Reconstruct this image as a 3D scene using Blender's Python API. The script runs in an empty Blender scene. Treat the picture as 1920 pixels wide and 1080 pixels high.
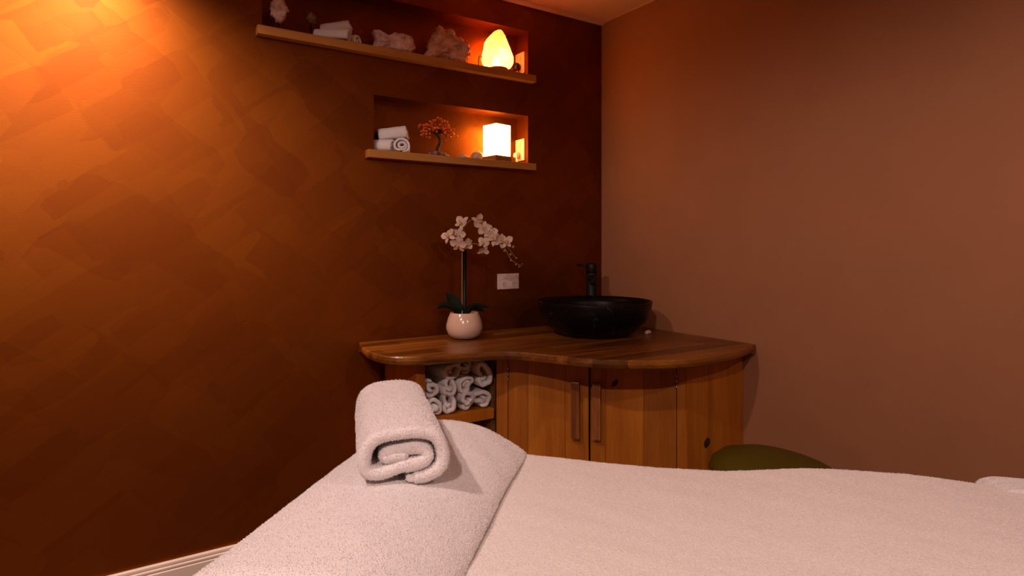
import bpy, bmesh, math, random
import numpy as np
from mathutils import Vector, Matrix, noise

random.seed(7)
rng = np.random.default_rng(7)
scene = bpy.context.scene
COL = scene.collection
R = math.radians

# ------------------------------------------------------------------ camera, world, exposure
cam_data = bpy.data.cameras.new('camera')
cam = bpy.data.objects.new('camera', cam_data)
COL.objects.link(cam)
cam.location = (0, 0, 1.22)
cam.rotation_euler = (R(90), 0, R(-33.32))
cam_data.sensor_width = 36
cam_data.lens = 1157 / 1920 * 36
cam_data.shift_y = (458 - 540) / 1920
cam_data.clip_start = 0.02
scene.camera = cam

world = bpy.data.worlds.new('world')
scene.world = world
world.use_nodes = True
world.node_tree.nodes['Background'].inputs[0].default_value = (1.0, 0.55, 0.35, 1)
world.node_tree.nodes['Background'].inputs[1].default_value = 0.0

vs = scene.view_settings
vs.view_transform = 'Standard'
vs.look = 'None'
vs.exposure = 0.0
vs.gamma = 1.0
vs.use_curve_mapping = False

# room lights: ceiling downlights (x, y, watts, cone degrees, blend)
LAMP_COL = (1.0, 0.72, 0.635)
WALL_LAMP_COL = (1.0, 0.66, 0.50)
DOWNLIGHTS = [
    ('wall', -0.08, 1.88, 185, 106, 1.0),
    ('room', -0.55, 0.95, 66, 174, 0.3),
    ('room', -0.80, -0.40, 108, 174, 0.3),
    ('room', 1.00, -0.80, 40, 174, 0.3),
]

# room planes: camera stands at the origin
YL = 2.495      # painted feature wall
XR = 2.213      # plain wall on the right
ZC = 2.40       # ceiling
XB, YB = -2.30, -2.10

# ------------------------------------------------------------------ helpers
def lin(r, g, b):
    f = lambda c: (c / 255) / 12.92 if c / 255 <= 0.04045 else ((c / 255 + 0.055) / 1.055) ** 2.4
    return (f(r), f(g), f(b), 1)


class NT:
    def __init__(self, name):
        self.m = bpy.data.materials.new(name)
        self.m.use_nodes = True
        self.t = self.m.node_tree
        self.n = self.t.nodes
        self.b = self.n['Principled BSDF']

    def node(self, typ, **kw):
        x = self.n.new(typ)
        for k, v in kw.items():
            if hasattr(x, k):
                setattr(x, k, v)
            else:
                x.inputs[k.replace('_', ' ')].default_value = v
        return x

    def link(self, a, b):
        self.t.links.new(a, b)

    def coords(self, scale=(1, 1, 1), rot=(0, 0, 0), kind='Object'):
        tc = self.node('ShaderNodeTexCoord')
        mp = self.node('ShaderNodeMapping')
        mp.inputs['Scale'].default_value = scale
        mp.inputs['Rotation'].default_value = rot
        self.link(tc.outputs[kind], mp.inputs['Vector'])
        return mp.outputs['Vector']

    def noise(self, vec, scale, detail=3, rough=0.5, dist=0.0):
        x = self.node('ShaderNodeTexNoise')
        x.inputs['Scale'].default_value = scale
        x.inputs['Detail'].default_value = detail
        x.inputs['Roughness'].default_value = rough
        x.inputs['Distortion'].default_value = dist
        self.link(vec, x.inputs['Vector'])
        return x.outputs['Fac']

    def ramp(self, fac, stops):
        x = self.node('ShaderNodeValToRGB')
        e = x.color_ramp.elements
        while len(e) < len(stops):
            e.new(0.5)
        for i, (p, c) in enumerate(stops):
            e[i].position = p
            e[i].color = c
        self.link(fac, x.inputs['Fac'])
        return x.outputs['Color']

    def mix(self, fac, a, b, mode='MIX'):
        x = self.node('ShaderNodeMix', data_type='RGBA', blend_type=mode)
        for sock, val in ((x.inputs[0], fac), (x.inputs[6], a), (x.inputs[7], b)):
            if hasattr(val, 'links'):
                self.link(val, sock)
            else:
                sock.default_value = val
        return x.outputs[2]

    def math(self, op, a, b=0.0):
        x = self.node('ShaderNodeMath', operation=op)
        for sock, val in ((x.inputs[0], a), (x.inputs[1], b)):
            if hasattr(val, 'links'):
                self.link(val, sock)
            else:
                sock.default_value = val
        return x.outputs[0]

    def bump(self, h, strength=0.3, dist=0.01):
        x = self.node('ShaderNodeBump')
        x.inputs['Strength'].default_value = strength
        x.inputs['Distance'].default_value = dist
        self.link(h, x.inputs['Height'])
        self.link(x.outputs['Normal'], self.b.inputs['Normal'])

    def set(self, **kw):
        for k, v in kw.items():
            s = self.b.inputs[k.replace('_', ' ')]
            if hasattr(v, 'links'):
                self.link(v, s)
            else:
                s.default_value = v


def simple(name, col, rough=0.5, metal=0.0, spec=0.5, var=0.12, vscale=12, bump=0.0, bscale=200):
    k = NT(name)
    v = k.coords()
    n = k.noise(v, vscale, 4)
    d = tuple(c * (1 - var) for c in col[:3]) + (1,)
    l = tuple(min(1, c * (1 + var)) for c in col[:3]) + (1,)
    k.set(Base_Color=k.ramp(n, [(0.3, d), (0.7, l)]), Roughness=rough, Metallic=metal)
    k.b.inputs['Specular IOR Level'].default_value = spec
    if bump:
        k.bump(k.noise(v, bscale, 3), bump, 0.003)
    return k.m


def wood(name, dark, mid, light, grain='Z', rough=0.4, boards=False, objvar=0.25, knots=0.0, stretch=0.06, scale=16):
    k = NT(name)
    s = {'X': (stretch, 1, 1), 'Y': (1, stretch, 1), 'Z': (1, 1, stretch)}[grain]
    oi = k.node('ShaderNodeObjectInfo')
    tc = k.node('ShaderNodeTexCoord')
    off = k.node('ShaderNodeVectorMath', operation='MULTIPLY_ADD')
    k.link(oi.outputs['Random'], off.inputs[0])
    off.inputs[1].default_value = (7.3, 3.1, 5.7)
    k.link(tc.outputs['Object'], off.inputs[2])
    mp = k.node('ShaderNodeMapping')
    mp.inputs['Scale'].default_value = s
    k.link(off.outputs[0], mp.inputs['Vector'])
    vec = mp.outputs['Vector']
    n1 = k.noise(vec, scale, 5, 0.55, 0.8)
    n2 = k.noise(vec, scale * 9, 3, 0.6, 0.2)
    f = k.math('ADD', k.math('MULTIPLY', n1, 0.72), k.math('MULTIPLY', n2, 0.28))
    c = k.ramp(f, [(0.34, dark), (0.5, mid), (0.66, light)])
    if boards:
        sep = k.node('ShaderNodeSeparateXYZ')
        k.link(tc.outputs['Object'], sep.inputs[0])
        b = k.math('FLOOR', k.math('MULTIPLY', sep.outputs['Y'], 1 / 0.085))
        wn = k.node('ShaderNodeTexWhiteNoise', noise_dimensions='2D')
        cb = k.node('ShaderNodeCombineXYZ')
        k.link(b, cb.inputs[0])
        xb = k.math('FLOOR', k.math('ADD', k.math('MULTIPLY', sep.outputs['X'], 1.9), k.math('MULTIPLY', b, 0.37)))
        k.link(xb, cb.inputs[1])
        k.link(cb.outputs[0], wn.inputs['Vector'])
        tone = k.ramp(wn.outputs['Value'], [(0.0, (0.48, 0.42, 0.38, 1)), (1.0, (1.32, 1.28, 1.2, 1))])
        c = k.mix(1.0, c, tone, 'MULTIPLY')
    else:
        tone = k.ramp(oi.outputs['Random'], [(0.0, (1 - objvar, 1 - objvar, 1 - objvar, 1)), (1.0, (1 + objvar, 1 + objvar, 1 + objvar, 1))])
        c = k.mix(1.0, c, tone, 'MULTIPLY')
    if knots:
        vo = k.node('ShaderNodeTexVoronoi', feature='F1')
        vo.inputs['Scale'].default_value = 3.2
        m2 = k.node('ShaderNodeMapping')
        m2.inputs['Scale'].default_value = (1, 1, 0.7)
        k.link(off.outputs[0], m2.inputs['Vector'])
        k.link(m2.outputs[0], vo.inputs['Vector'])
        kf = k.ramp(vo.outputs['Distance'], [(0.02, (1, 1, 1, 1)), (0.10, (0, 0, 0, 1))])
        c = k.mix(kf, c, tuple(x * 0.12 for x in dark[:3]) + (1,))
    k.set(Base_Color=c, Roughness=rough)
    k.bump(f, 0.12, 0.004)
    return k.m


def terry(name, col, bump=0.55, scale=330):
    k = NT(name)
    v = k.coords()
    a = k.noise(v, scale, 2, 0.7)
    b = k.noise(v, 26, 3, 0.5)
    c = k.math('ADD', k.math('MULTIPLY', a, 0.8), k.math('MULTIPLY', b, 0.35))
    d = tuple(x * 0.88 for x in col[:3]) + (1,)
    k.set(Base_Color=k.ramp(a, [(0.25, d), (0.6, col)]), Roughness=0.95)
    k.b.inputs['Specular IOR Level'].default_value = 0.08
    k.b.inputs['Sheen Weight'].default_value = 0.25
    k.b.inputs['Sheen Roughness'].default_value = 0.6
    k.bump(c, bump, 0.006)
    return k.m


def feature_paint():
    k = NT('brushed_copper_wall_paint')
    fac = None
    for i, (ang, sc, st) in enumerate(((34, 6.0, 2.0), (-35, 6.5, 1.9), (38, 11.0, 2.4))):
        tc = k.node('ShaderNodeTexCoord')
        wob = k.node('ShaderNodeTexNoise')
        wob.inputs['Scale'].default_value = 30
        wob.inputs['Detail'].default_value = 5
        k.link(tc.outputs['Object'], wob.inputs['Vector'])
        add = k.node('ShaderNodeVectorMath', operation='MULTIPLY_ADD')
        k.link(wob.outputs['Color'], add.inputs[0])
        add.inputs[1].default_value = (0.010, 0.0, 0.010)
        k.link(tc.outputs['Object'], add.inputs[2])
        mp = k.node('ShaderNodeMapping')
        mp0 = k.node('ShaderNodeMapping')
        mp0.inputs['Rotation'].default_value = (0, R(ang), 0)
        k.link(add.outputs[0], mp0.inputs['Vector'])
        mp.inputs['Scale'].default_value = (sc / st, 0.001, sc)
        mp.inputs['Location'].default_value = (i * 3.7, 0, i * 1.9)
        k.link(mp0.outputs[0], mp.inputs['Vector'])
        vo = k.node('ShaderNodeTexVoronoi', distance='CHEBYCHEV', feature='F1')
        vo.inputs['Scale'].default_value = 1.0
        vo.inputs['Randomness'].default_value = 0.55
        k.link(mp.outputs[0], vo.inputs['Vector'])
        sp = k.node('ShaderNodeSeparateColor')
        k.link(vo.outputs['Color'], sp.inputs[0])
        fac = sp.outputs[0] if fac is None else k.math('ADD', fac, sp.outputs[0])
    fac = k.math('MULTIPLY', fac, 1 / 3)
    v = k.coords()
    soft = k.noise(v, 2.2, 4, 0.6)
    fine = k.noise(k.coords((1, 1, 3)), 120, 3, 0.6)
    f = k.math('ADD', k.math('MULTIPLY', fac, 0.62), k.math('ADD', k.math('MULTIPLY', soft, 0.28), k.math('MULTIPLY', fine, 0.10)))
    c = k.ramp(f, [(0.30, (0.168, 0.039, 0.0018, 1)), (0.5, (0.205, 0.051, 0.0025, 1)), (0.70, (0.245, 0.066, 0.0034, 1))])
    rg = k.ramp(f, [(0.3, (0.51, 0.51, 0.51, 1)), (0.7, (0.45, 0.45, 0.45, 1))])
    k.set(Base_Color=c, Roughness=rg, Metallic=0.93)
    k.b.inputs['Specular IOR Level'].default_value = 0.25
    k.b.inputs['Coat Weight'].default_value = 0.12
    k.b.inputs['Coat Roughness'].default_value = 0.42
    k.bump(fine, 0.06, 0.003)
    return k.m


def stone(name, c1, c2, c3, rough=0.45, scale=22, trans=0.0, glow=None):
    k = NT(name)
    v = k.coords()
    n = k.noise(v, scale, 6, 0.6, 0.6)
    k.set(Base_Color=k.ramp(n, [(0.3, c1), (0.5, c2), (0.68, c3)]), Roughness=rough)
    k.bump(k.noise(v, scale * 5, 4), 0.5, 0.006)
    if glow:
        k.b.inputs['Emission Color'].default_value = glow[0]
        k.b.inputs['Emission Strength'].default_value = glow[1]
    return k.m


MAT = {}
MAT['wall'] = feature_paint()
MAT['plain'] = simple('plain_taupe_wall_paint', (0.355, 0.160, 0.076, 1), 0.75, var=0.03, vscale=5, bump=0.08, bscale=160, spec=0.2)
MAT['ceil'] = simple('white_ceiling_paint', (0.72, 0.46, 0.30, 1), 0.85, var=0.03, vscale=4, spec=0.15)
MAT['trim'] = simple('white_gloss_trim', (0.66, 0.58, 0.52, 1), 0.4, var=0.03, vscale=5)
MAT['floor'] = wood('dark_floor_boards', (0.05, 0.03, 0.02, 1), (0.10, 0.06, 0.035, 1), (0.15, 0.09, 0.05, 1), 'X', 0.5, boards=True)
MAT['shelf'] = wood('oak_shelf', (0.28, 0.105, 0.016, 1), (0.38, 0.155, 0.026, 1), (0.46, 0.21, 0.045, 1), 'X', 0.5)
MAT['top'] = wood('acacia_worktop', (0.072, 0.018, 0.0025, 1), (0.178, 0.060, 0.007, 1), (0.27, 0.115, 0.017, 1), 'X', 0.34, boards=True, scale=12)
MAT['pine'] = wood('honey_pine', (0.29, 0.082, 0.003, 1), (0.39, 0.120, 0.006, 1), (0.48, 0.165, 0.011, 1), 'Z', 0.45, objvar=0.13)
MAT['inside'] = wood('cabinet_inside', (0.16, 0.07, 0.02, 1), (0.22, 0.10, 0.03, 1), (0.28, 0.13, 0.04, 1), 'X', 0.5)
MAT['handle'] = wood('red_wood_handle', (0.13, 0.035, 0.010, 1), (0.26, 0.085, 0.024, 1), (0.42, 0.17, 0.05, 1), 'Z', 0.3, scale=30)
MAT['terry'] = terry('white_terry', (0.87, 0.84, 0.84, 1))
MAT['blanket'] = terry('white_fleece', (0.87, 0.82, 0.79, 1), 0.55, 240)
MAT['black'] = simple('matte_black_metal', (0.004, 0.0035, 0.0035, 1), 0.5, spec=0.25, var=0.1)
MAT['steel'] = simple('brushed_steel', (0.45, 0.40, 0.36, 1), 0.35, metal=1.0)
MAT['plastic'] = simple('white_plastic', (0.66, 0.55, 0.50, 1), 0.35, var=0.02)
MAT['slot'] = simple('socket_slot_black', (0.02, 0.015, 0.012, 1), 0.6)
MAT['ceramic'] = simple('white_glazed_ceramic', (0.58, 0.41, 0.32, 1), 0.16, var=0.03)
MAT['soil'] = simple('dark_moss', (0.03, 0.022, 0.012, 1), 0.9, var=0.5, vscale=90)
MAT['leaf'] = simple('dark_orchid_leaf', (0.004, 0.011, 0.005, 1), 0.4, spec=0.25, var=0.3, vscale=20)
MAT['stem'] = simple('pale_stem', (0.19, 0.13, 0.05, 1), 0.5)
MAT['petal'] = simple('cream_orchid_petal', (0.56, 0.41, 0.33, 1), 0.55, var=0.10, vscale=60)
MAT['lip'] = simple('yellow_orchid_lip', (0.52, 0.34, 0.10, 1), 0.5, var=0.2, vscale=80)
MAT['bud'] = simple('green_orchid_bud', (0.22, 0.19, 0.05, 1), 0.5)
MAT['quartz'] = stone('milky_quartz', (0.40, 0.24, 0.18, 1), (0.72, 0.50, 0.43, 1), (0.86, 0.68, 0.62, 1), 0.3, 30)
MAT['rose'] = stone('rose_quartz', (0.40, 0.18, 0.07, 1), (0.66, 0.36, 0.22, 1), (0.84, 0.56, 0.44, 1), 0.5, 26)
MAT['smoky'] = stone('smoky_crystal', (0.05, 0.022, 0.008, 1), (0.14, 0.065, 0.022, 1), (0.42, 0.22, 0.09, 1), 0.2, 40)
MAT['tumbled'] = stone('tumbled_stone', (0.40, 0.26, 0.18, 1), (0.56, 0.40, 0.30, 1), (0.66, 0.50, 0.40, 1), 0.35, 30)
MAT['amethyst'] = stone('amethyst_base', (0.05, 0.025, 0.03, 1), (0.16, 0.09, 0.09, 1), (0.42, 0.28, 0.26, 1), 0.35, 60)
MAT['bark'] = simple('black_wire_bark', (0.015, 0.008, 0.004, 1), 0.6, var=0.4, vscale=80)
MAT['gem'] = simple('carnelian_gem', (0.70, 0.13, 0.030, 1), 0.22, var=0.35, vscale=50)
MAT['lampwood'] = wood('dark_lamp_base', (0.12, 0.05, 0.018, 1), (0.20, 0.085, 0.03, 1), (0.28, 0.13, 0.05, 1), 'X', 0.45)
MAT['green'] = simple('olive_green_vinyl', (0.085, 0.066, 0.003, 1), 0.55, spec=0.25, var=0.05, bump=0.15, bscale=400)
MAT['paint_white'] = simple('white_lamp_ring', (0.7, 0.62, 0.55, 1), 0.4, var=0.02)


def black_marble():
    k = NT('black_marble')
    v = k.coords()
    w = k.noise(v, 5, 5, 0.55, 0.6)
    d = k.math('ABSOLUTE', k.math('SUBTRACT', w, 0.5))
    k.set(Base_Color=k.ramp(d, [(0.0, (0.045, 0.036, 0.030, 1)), (0.003, (0.003, 0.0025, 0.0025, 1))]), Roughness=0.33)
    k.b.inputs['Specular IOR Level'].default_value = 0.18
    return k.m


def emitter(name, col, strength, vein=None):
    k = NT(name)
    e = k.node('ShaderNodeEmission')
    e.inputs['Strength'].default_value = strength
    if vein:
        n = k.noise(k.coords(), vein[0], 4, 0.6, 1.0)
        k.link(k.ramp(n, [(0.3, vein[1]), (0.62, col)]), e.inputs['Color'])
    else:
        e.inputs['Color'].default_value = col
    k.link(e.outputs[0], k.n['Material Output'].inputs['Surface'])
    return k.m


def salt_rock():
    """glowing rock-salt shell: the bulb inside shines through, the crystal itself glows a little"""
    k = NT('rock_salt')
    v = k.coords()
    n = k.noise(v, 14, 5, 0.6, 1.2)
    col = k.ramp(n, [(0.30, (1.0, 0.20, 0.03, 1)), (0.55, (1.0, 0.36, 0.09, 1)), (0.7, (1.0, 0.45, 0.15, 1))])
    tr = k.node('ShaderNodeBsdfTranslucent')
    k.link(col, tr.inputs['Color'])
    em = k.node('ShaderNodeEmission')
    em.inputs['Strength'].default_value = 1.05
    k.link(k.mix(1.0, col, (1.0, 0.62, 0.42, 1), 'MULTIPLY'), em.inputs['Color'])
    ad = k.node('ShaderNodeAddShader')
    k.link(tr.outputs[0], ad.inputs[0])
    k.link(em.outputs[0], ad.inputs[1])
    k.link(ad.outputs[0], k.n['Material Output'].inputs['Surface'])
    return k.m


MAT['marble'] = black_marble()
MAT['salt'] = salt_rock()
MAT['selenite'] = emitter('glowing_selenite', (1.0, 0.42, 0.085, 1), 19.0)
MAT['lens'] = emitter('downlight_lens', (1.0, 0.7, 0.5, 1), 3.0)


def link_obj(o, parent=None):
    COL.objects.link(o)
    if parent is not None:
        o.parent = parent
    return o


def tag(o, label, cat, group=None, kind=None):
    o['label'] = label
    o['category'] = cat
    if group:
        o['group'] = group
    if kind:
        o['kind'] = kind
    return o


def thing(name, loc, label, cat, group=None, rz=0.0):
    e = bpy.data.objects.new(name, None)
    e.empty_display_size = 0.05
    e.location = loc
    e.rotation_euler = (0, 0, rz)
    COL.objects.link(e)
    return tag(e, label, cat, group)


def mesh(name, verts, faces, mat, parent=None, smooth=False, loc=None):
    """verts are given in the parent's (or, at top level, in loc's) local frame"""
    me = bpy.data.meshes.new(name)
    me.from_pydata([tuple(v) for v in verts], [], [tuple(f) for f in faces])
    me.materials.append(MAT[mat] if isinstance(mat, str) else mat)
    if smooth:
        me.polygons.foreach_set('use_smooth', [True] * len(me.polygons))
    me.update()
    o = bpy.data.objects.new(name, me)
    if loc is not None:
        o.location = loc
    return link_obj(o, parent)


def bm_obj(name, bm, mat, parent=None, smooth=False, loc=None):
    bmesh.ops.recalc_face_normals(bm, faces=bm.faces)
    me = bpy.data.meshes.new(name)
    bm.to_mesh(me)
    bm.free()
    me.materials.append(MAT[mat] if isinstance(mat, str) else mat)
    if smooth:
        me.polygons.foreach_set('use_smooth', [True] * len(me.polygons))
    o = bpy.data.objects.new(name, me)
    if loc is not None:
        o.location = loc
    return link_obj(o, parent)


def add_box(bm, lo, hi, bev=0.0, mtx=None, seg=2):
    lo, hi = Vector(lo), Vector(hi)
    r = bmesh.ops.create_cube(bm, size=1)
    vs_ = r['verts']
    c, s = (lo + hi) / 2, hi - lo
    for v in vs_:
        v.co = Vector((v.co.x * s.x + c.x, v.co.y * s.y + c.y, v.co.z * s.z + c.z))
    if bev:
        es = list({e for v in vs_ for e in v.link_edges})
        r2 = bmesh.ops.bevel(bm, geom=es, offset=bev, segments=seg, affect='EDGES', profile=0.6)
        vs_ = list({v for f in r2['faces'] for v in f.verts} | {v for v in vs_ if v.is_valid})
    if mtx is not None:
        for v in vs_:
            v.co = mtx @ v.co
    return vs_


def box(name, lo, hi, mat, parent=None, bev=0.003, mtx=None, loc=None):
    bm = bmesh.new()
    add_box(bm, lo, hi, bev, mtx)
    return bm_obj(name, bm, mat, parent, loc=loc)


def catmull(pts, n):
    pts = [Vector(p) for p in pts]
    P = [2 * pts[0] - pts[1]] + pts + [2 * pts[-1] - pts[-2]]
    out = []
    m = len(pts) - 1
    for i in range(n + 1):
        t = i / n * m
        k = min(int(t), m - 1)
        t -= k
        a, b, c, d = P[k], P[k + 1], P[k + 2], P[k + 3]
        out.append(0.5 * ((2 * b) + (c - a) * t + (2 * a - 5 * b + 4 * c - d) * t * t + (3 * b - a - 3 * c + d) * t ** 3))
    return out


def tube_geo(pts, rad, seg=10, caps=True):
    pts = [Vector(p) for p in pts]
    if not hasattr(rad, '__len__'):
        rad = [rad] * len(pts)
    V, F = [], []
    up = Vector((0.123, 0.456, 0.88)).normalized()
    for i, p in enumerate(pts):
        t = (pts[min(i + 1, len(pts) - 1)] - pts[max(i - 1, 0)]).normalized()
        a = t.cross(up)
        if a.length < 0.05:
            a = t.cross(Vector((1, 0, 0)))
        a.normalize()
        b = t.cross(a)
        for k in range(seg):
            th = 2 * math.pi * k / seg
            V.append(p + rad[i] * (math.cos(th) * a + math.sin(th) * b))
    for i in range(len(pts) - 1):
        for k in range(seg):
            F.append((i * seg + k, i * seg + (k + 1) % seg, (i + 1) * seg + (k + 1) % seg, (i + 1) * seg + k))
    if caps:
        F.append(tuple(range(seg)))
        F.append(tuple(reversed(range((len(pts) - 1) * seg, len(pts) * seg))))
    return V, F


def lathe_geo(prof, seg=48, close=False):
    V, F = [], []
    n = len(prof)
    for r, z in prof:
        for k in range(seg):
            th = 2 * math.pi * k / seg
            V.append((r * math.cos(th), r * math.sin(th), z))
    for i in range(n - 1 if not close else n):
        j = (i + 1) % n
        for k in range(seg):
            F.append((i * seg + k, i * seg + (k + 1) % seg, j * seg + (k + 1) % seg, j * seg + k))
    if not close:
        F.append(tuple(reversed(range(seg))))
        F.append(tuple(range((n - 1) * seg, n * seg)))
    return V, F


def merge(*geos):
    V, F = [], []
    for v, f in geos:
        o = len(V)
        V += [Vector(p) for p in v]
        F += [tuple(i + o for i in q) for q in f]
    return V, F


def xf(geo, mtx):
    return [mtx @ Vector(v) for v in geo[0]], geo[1]


def fuzz(V, F, n, length=0.003, width=0.0007, keep=None):
    """short terry loops: n thin triangles standing on the surface (added to the same cloth mesh)"""
    P = np.array([tuple(v) for v in V])
    Q = np.array([f for f in F if len(f) == 4])
    a, b, c, d = P[Q[:, 0]], P[Q[:, 1]], P[Q[:, 2]], P[Q[:, 3]]
    nr = np.cross(c - a, d - b)
    ar = np.linalg.norm(nr, axis=1)
    nr = nr / np.maximum(ar, 1e-12)[:, None]
    w = ar.copy()
    if keep is not None:
        w *= keep((a + b + c + d) / 4)
    w /= w.sum()
    idx = rng.choice(len(Q), n, p=w)
    s, t = rng.random((2, n, 1))
    p = (a[idx] * (1 - s) + b[idx] * s) * (1 - t) + (d[idx] * (1 - s) + c[idx] * s) * t
    dirn = nr[idx] + rng.normal(0, 0.32, (n, 3))
    dirn /= np.linalg.norm(dirn, axis=1)[:, None]
    side = np.cross(dirn, rng.normal(0, 1, (n, 3)))
    side /= np.linalg.norm(side, axis=1)[:, None]
    ln = length * rng.uniform(0.5, 1.15, (n, 1))
    p = p - nr[idx] * 0.0004
    tri = np.stack([p - side * width, p + side * width, p + dirn * ln], 1).reshape(-1, 3)
    o = len(V)
    V2 = list(V) + [tuple(q) for q in tri]
    F2 = list(F) + [(o + 3 * i, o + 3 * i + 1, o + 3 * i + 2) for i in range(n)]
    return V2, F2


def orient_out(V, F, probe):
    """flip all quads if the face nearest the probe does not look at it"""
    pr = Vector(probe)
    best, bf = 1e9, None
    for f in F[::7]:
        c = sum((Vector(V[i]) for i in f), Vector()) / len(f)
        if (c - pr).length < best:
            best, bf, bc = (c - pr).length, f, c
    a, b, c = (Vector(V[i]) for i in bf[:3])
    if (b - a).cross(c - a).dot(pr - bc) < 0:
        return V, [tuple(reversed(f)) for f in F]
    return V, F


def sm(a, b, x):
    t_ = min(1, max(0, (x - a) / (b - a)))
    return t_ * t_ * (3 - 2 * t_)


def roll_geo(hw, hh, length, thick, turns, n=150, seed=0, ny=14, expo=2.5, wob=0.0, slip=0.006, tail=0.0):
    """a towel rolled up: rounded ribbon swept along a spiral in local XZ, axis = local Y, resting on z = 0"""
    rd = random.Random(seed)
    ph = [rd.uniform(0, 6.28) for _ in range(8)]
    pitch = thick * 1.06
    cen = []
    start = R(-88)
    for i in range(n + 1):
        u = i / n
        th = start + u * turns * 2 * math.pi
        fl = math.floor(u * turns)
        k = sm(0.80, 1.0, u * turns) if fl < 1 else 1 + (u * turns - 1) * 0.72
        a = max(hw - thick / 2 - pitch * k, 0.004)
        b = max(hh - thick / 2 - pitch * k, 0.0015)
        c, s = math.cos(th), math.sin(th)
        rr = (abs(c) ** expo + abs(s) ** expo) ** (-1 / expo)
        w = 1 + wob * (math.sin(2 * th + ph[0]) * 0.6 + math.sin(3 * th + ph[1]) * 0.5 + math.sin(5.3 * th + ph[2]) * 0.35)
        x, z = a * c * rr * w, b * s * rr * w
        if tail and u * turns < 0.12:
            z -= 0.0
            x += tail * (0.12 - k) / 0.12
        cen.append(Vector((x, 0, z)))
    # closed profile around the ribbon: outer face, rounded edge, inner face, rounded edge
    prof = []
    for j in range(ny + 1):
        prof.append((-0.5 + j / ny, 0.5))
    for a in (60, 30, 0, -30, -60):
        prof.append(('R', a))
    for j in range(ny + 1):
        prof.append((0.5 - j / ny, -0.5))
    for a in (-120, -150, 180, 150, 120):
        prof.append(('L', a))
    V, F = [], []
    m = len(prof)
    for i, p in enumerate(cen):
        t = (cen[min(i + 1, n)] - cen[max(i - 1, 0)])
        t.normalize()
        nr = Vector((t.z, 0, -t.x))
        if nr.dot(p) < 0 and p.length > 0.006:
            nr = -nr
        th = thick * (1.0 if 3 < i < n - 3 else 0.62 if 0 < i < n else 0.2)
        L = length - thick * 0.9
        u = i / n * turns
        sh0 = slip * math.sin(2.1 * u + ph[3]) + slip * 0.6 * math.sin(7.0 * u + ph[4])
        sh1 = slip * math.sin(1.7 * u + ph[5]) + slip * 0.6 * math.sin(6.1 * u + ph[6])
        for q in prof:
            if q[0] == 'R':
                a = R(q[1]); y = L / 2 + sh1 + math.cos(a) * th * 0.45; o = math.sin(a) * th / 2
            elif q[0] == 'L':
                a = R(q[1]); y = -L / 2 + sh0 + math.cos(a) * th * 0.45; o = math.sin(a) * th / 2
            else:
                f = q[0] + 0.5
                y = (-L / 2 + sh0) * (1 - f) + (L / 2 + sh1) * f
                o = q[1] * th
            nz = noise.noise(Vector((p.x * 28 + seed, y * 22, p.z * 28 + u * 3))) * thick * 0.13
            V.append(p + nr * (o + nz * (1 if o > 0 else 0.4)) + Vector((0, y, 0)))
    for i in range(n):
        for k in range(m):
            F.append((i * m + k, i * m + (k + 1) % m, (i + 1) * m + (k + 1) % m, (i + 1) * m + k))
    F.append(tuple(range(m)))
    F.append(tuple(range(n * m, (n + 1) * m)))
    zmin = min(v.z for v in V)
    for v in V:
        v.z -= zmin
    return V, F


def inflate_geo(outline, depth, rings=14, M=64, amp=0.0, freq=30, seed=0, power=0.62, facet=0.0):
    """a lump whose front outline (x, z) swells to a given depth in y, with rough relief"""
    pts = [Vector((x, 0, z)) for x, z in outline]
    ring = []
    per = []
    tot = 0
    for i in range(len(pts)):
        tot += (pts[(i + 1) % len(pts)] - pts[i]).length
        per.append(tot)
    for k in range(M):
        d = tot * k / M
        i = next(j for j, q in enumerate(per) if d < q)
        a = pts[i]; b = pts[(i + 1) % len(pts)]
        st = per[i - 1] if i else 0
        ring.append(a.lerp(b, (d - st) / (per[i] - st)))
    for _ in range(1):
        ring = [(ring[i - 1] + 4 * ring[i] + ring[(i + 1) % M]) / 6 for i in range(M)]
    cen = sum(ring, Vector()) / M
    V, F = [], []
    for r in range(rings + 1):
        phi = -math.pi / 2 + math.pi * r / rings
        sc = max(math.cos(phi), 0.02) ** power
        y = depth * math.sin(phi)
        for p in ring:
            q = cen + (p - cen) * sc + Vector((0, y, 0))
            V.append(q)
    for r in range(rings):
        for k in range(M):
            F.append((r * M + k, r * M + (k + 1) % M, (r + 1) * M + (k + 1) % M, (r + 1) * M + k))
    F.append(tuple(reversed(range(M))))
    F.append(tuple(range(rings * M, (rings + 1) * M)))
    if amp:
        for i, q in enumerate(V):
            d = (q - cen)
            if d.length < 1e-6:
                continue
            o = Vector((seed * 3.1, seed * 1.7, seed))
            nn = noise.noise(q * freq + o) + 0.5 * noise.noise(q * freq * 2.3 + o) + 0.3 * noise.noise(q * freq * 5 + o)
            cell = noise.cell(q * freq * 0.8 + o) - 0.5
            V[i] = q + d.normalized() * (amp * nn + facet * cell)
    zmin = min(p[1] for p in outline)
    for q in V:
        if q.z < zmin:
            q.z = zmin
    return V, F


# ------------------------------------------------------------------ the room
def quad_mesh(name, quads, mat):
    V, F = [], []
    for q in quads:
        o = len(V)
        V += q
        F.append(tuple(range(o, o + 4)))
    o = mesh(name, V, F, mat)
    o['kind'] = 'structure'
    return o


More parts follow.
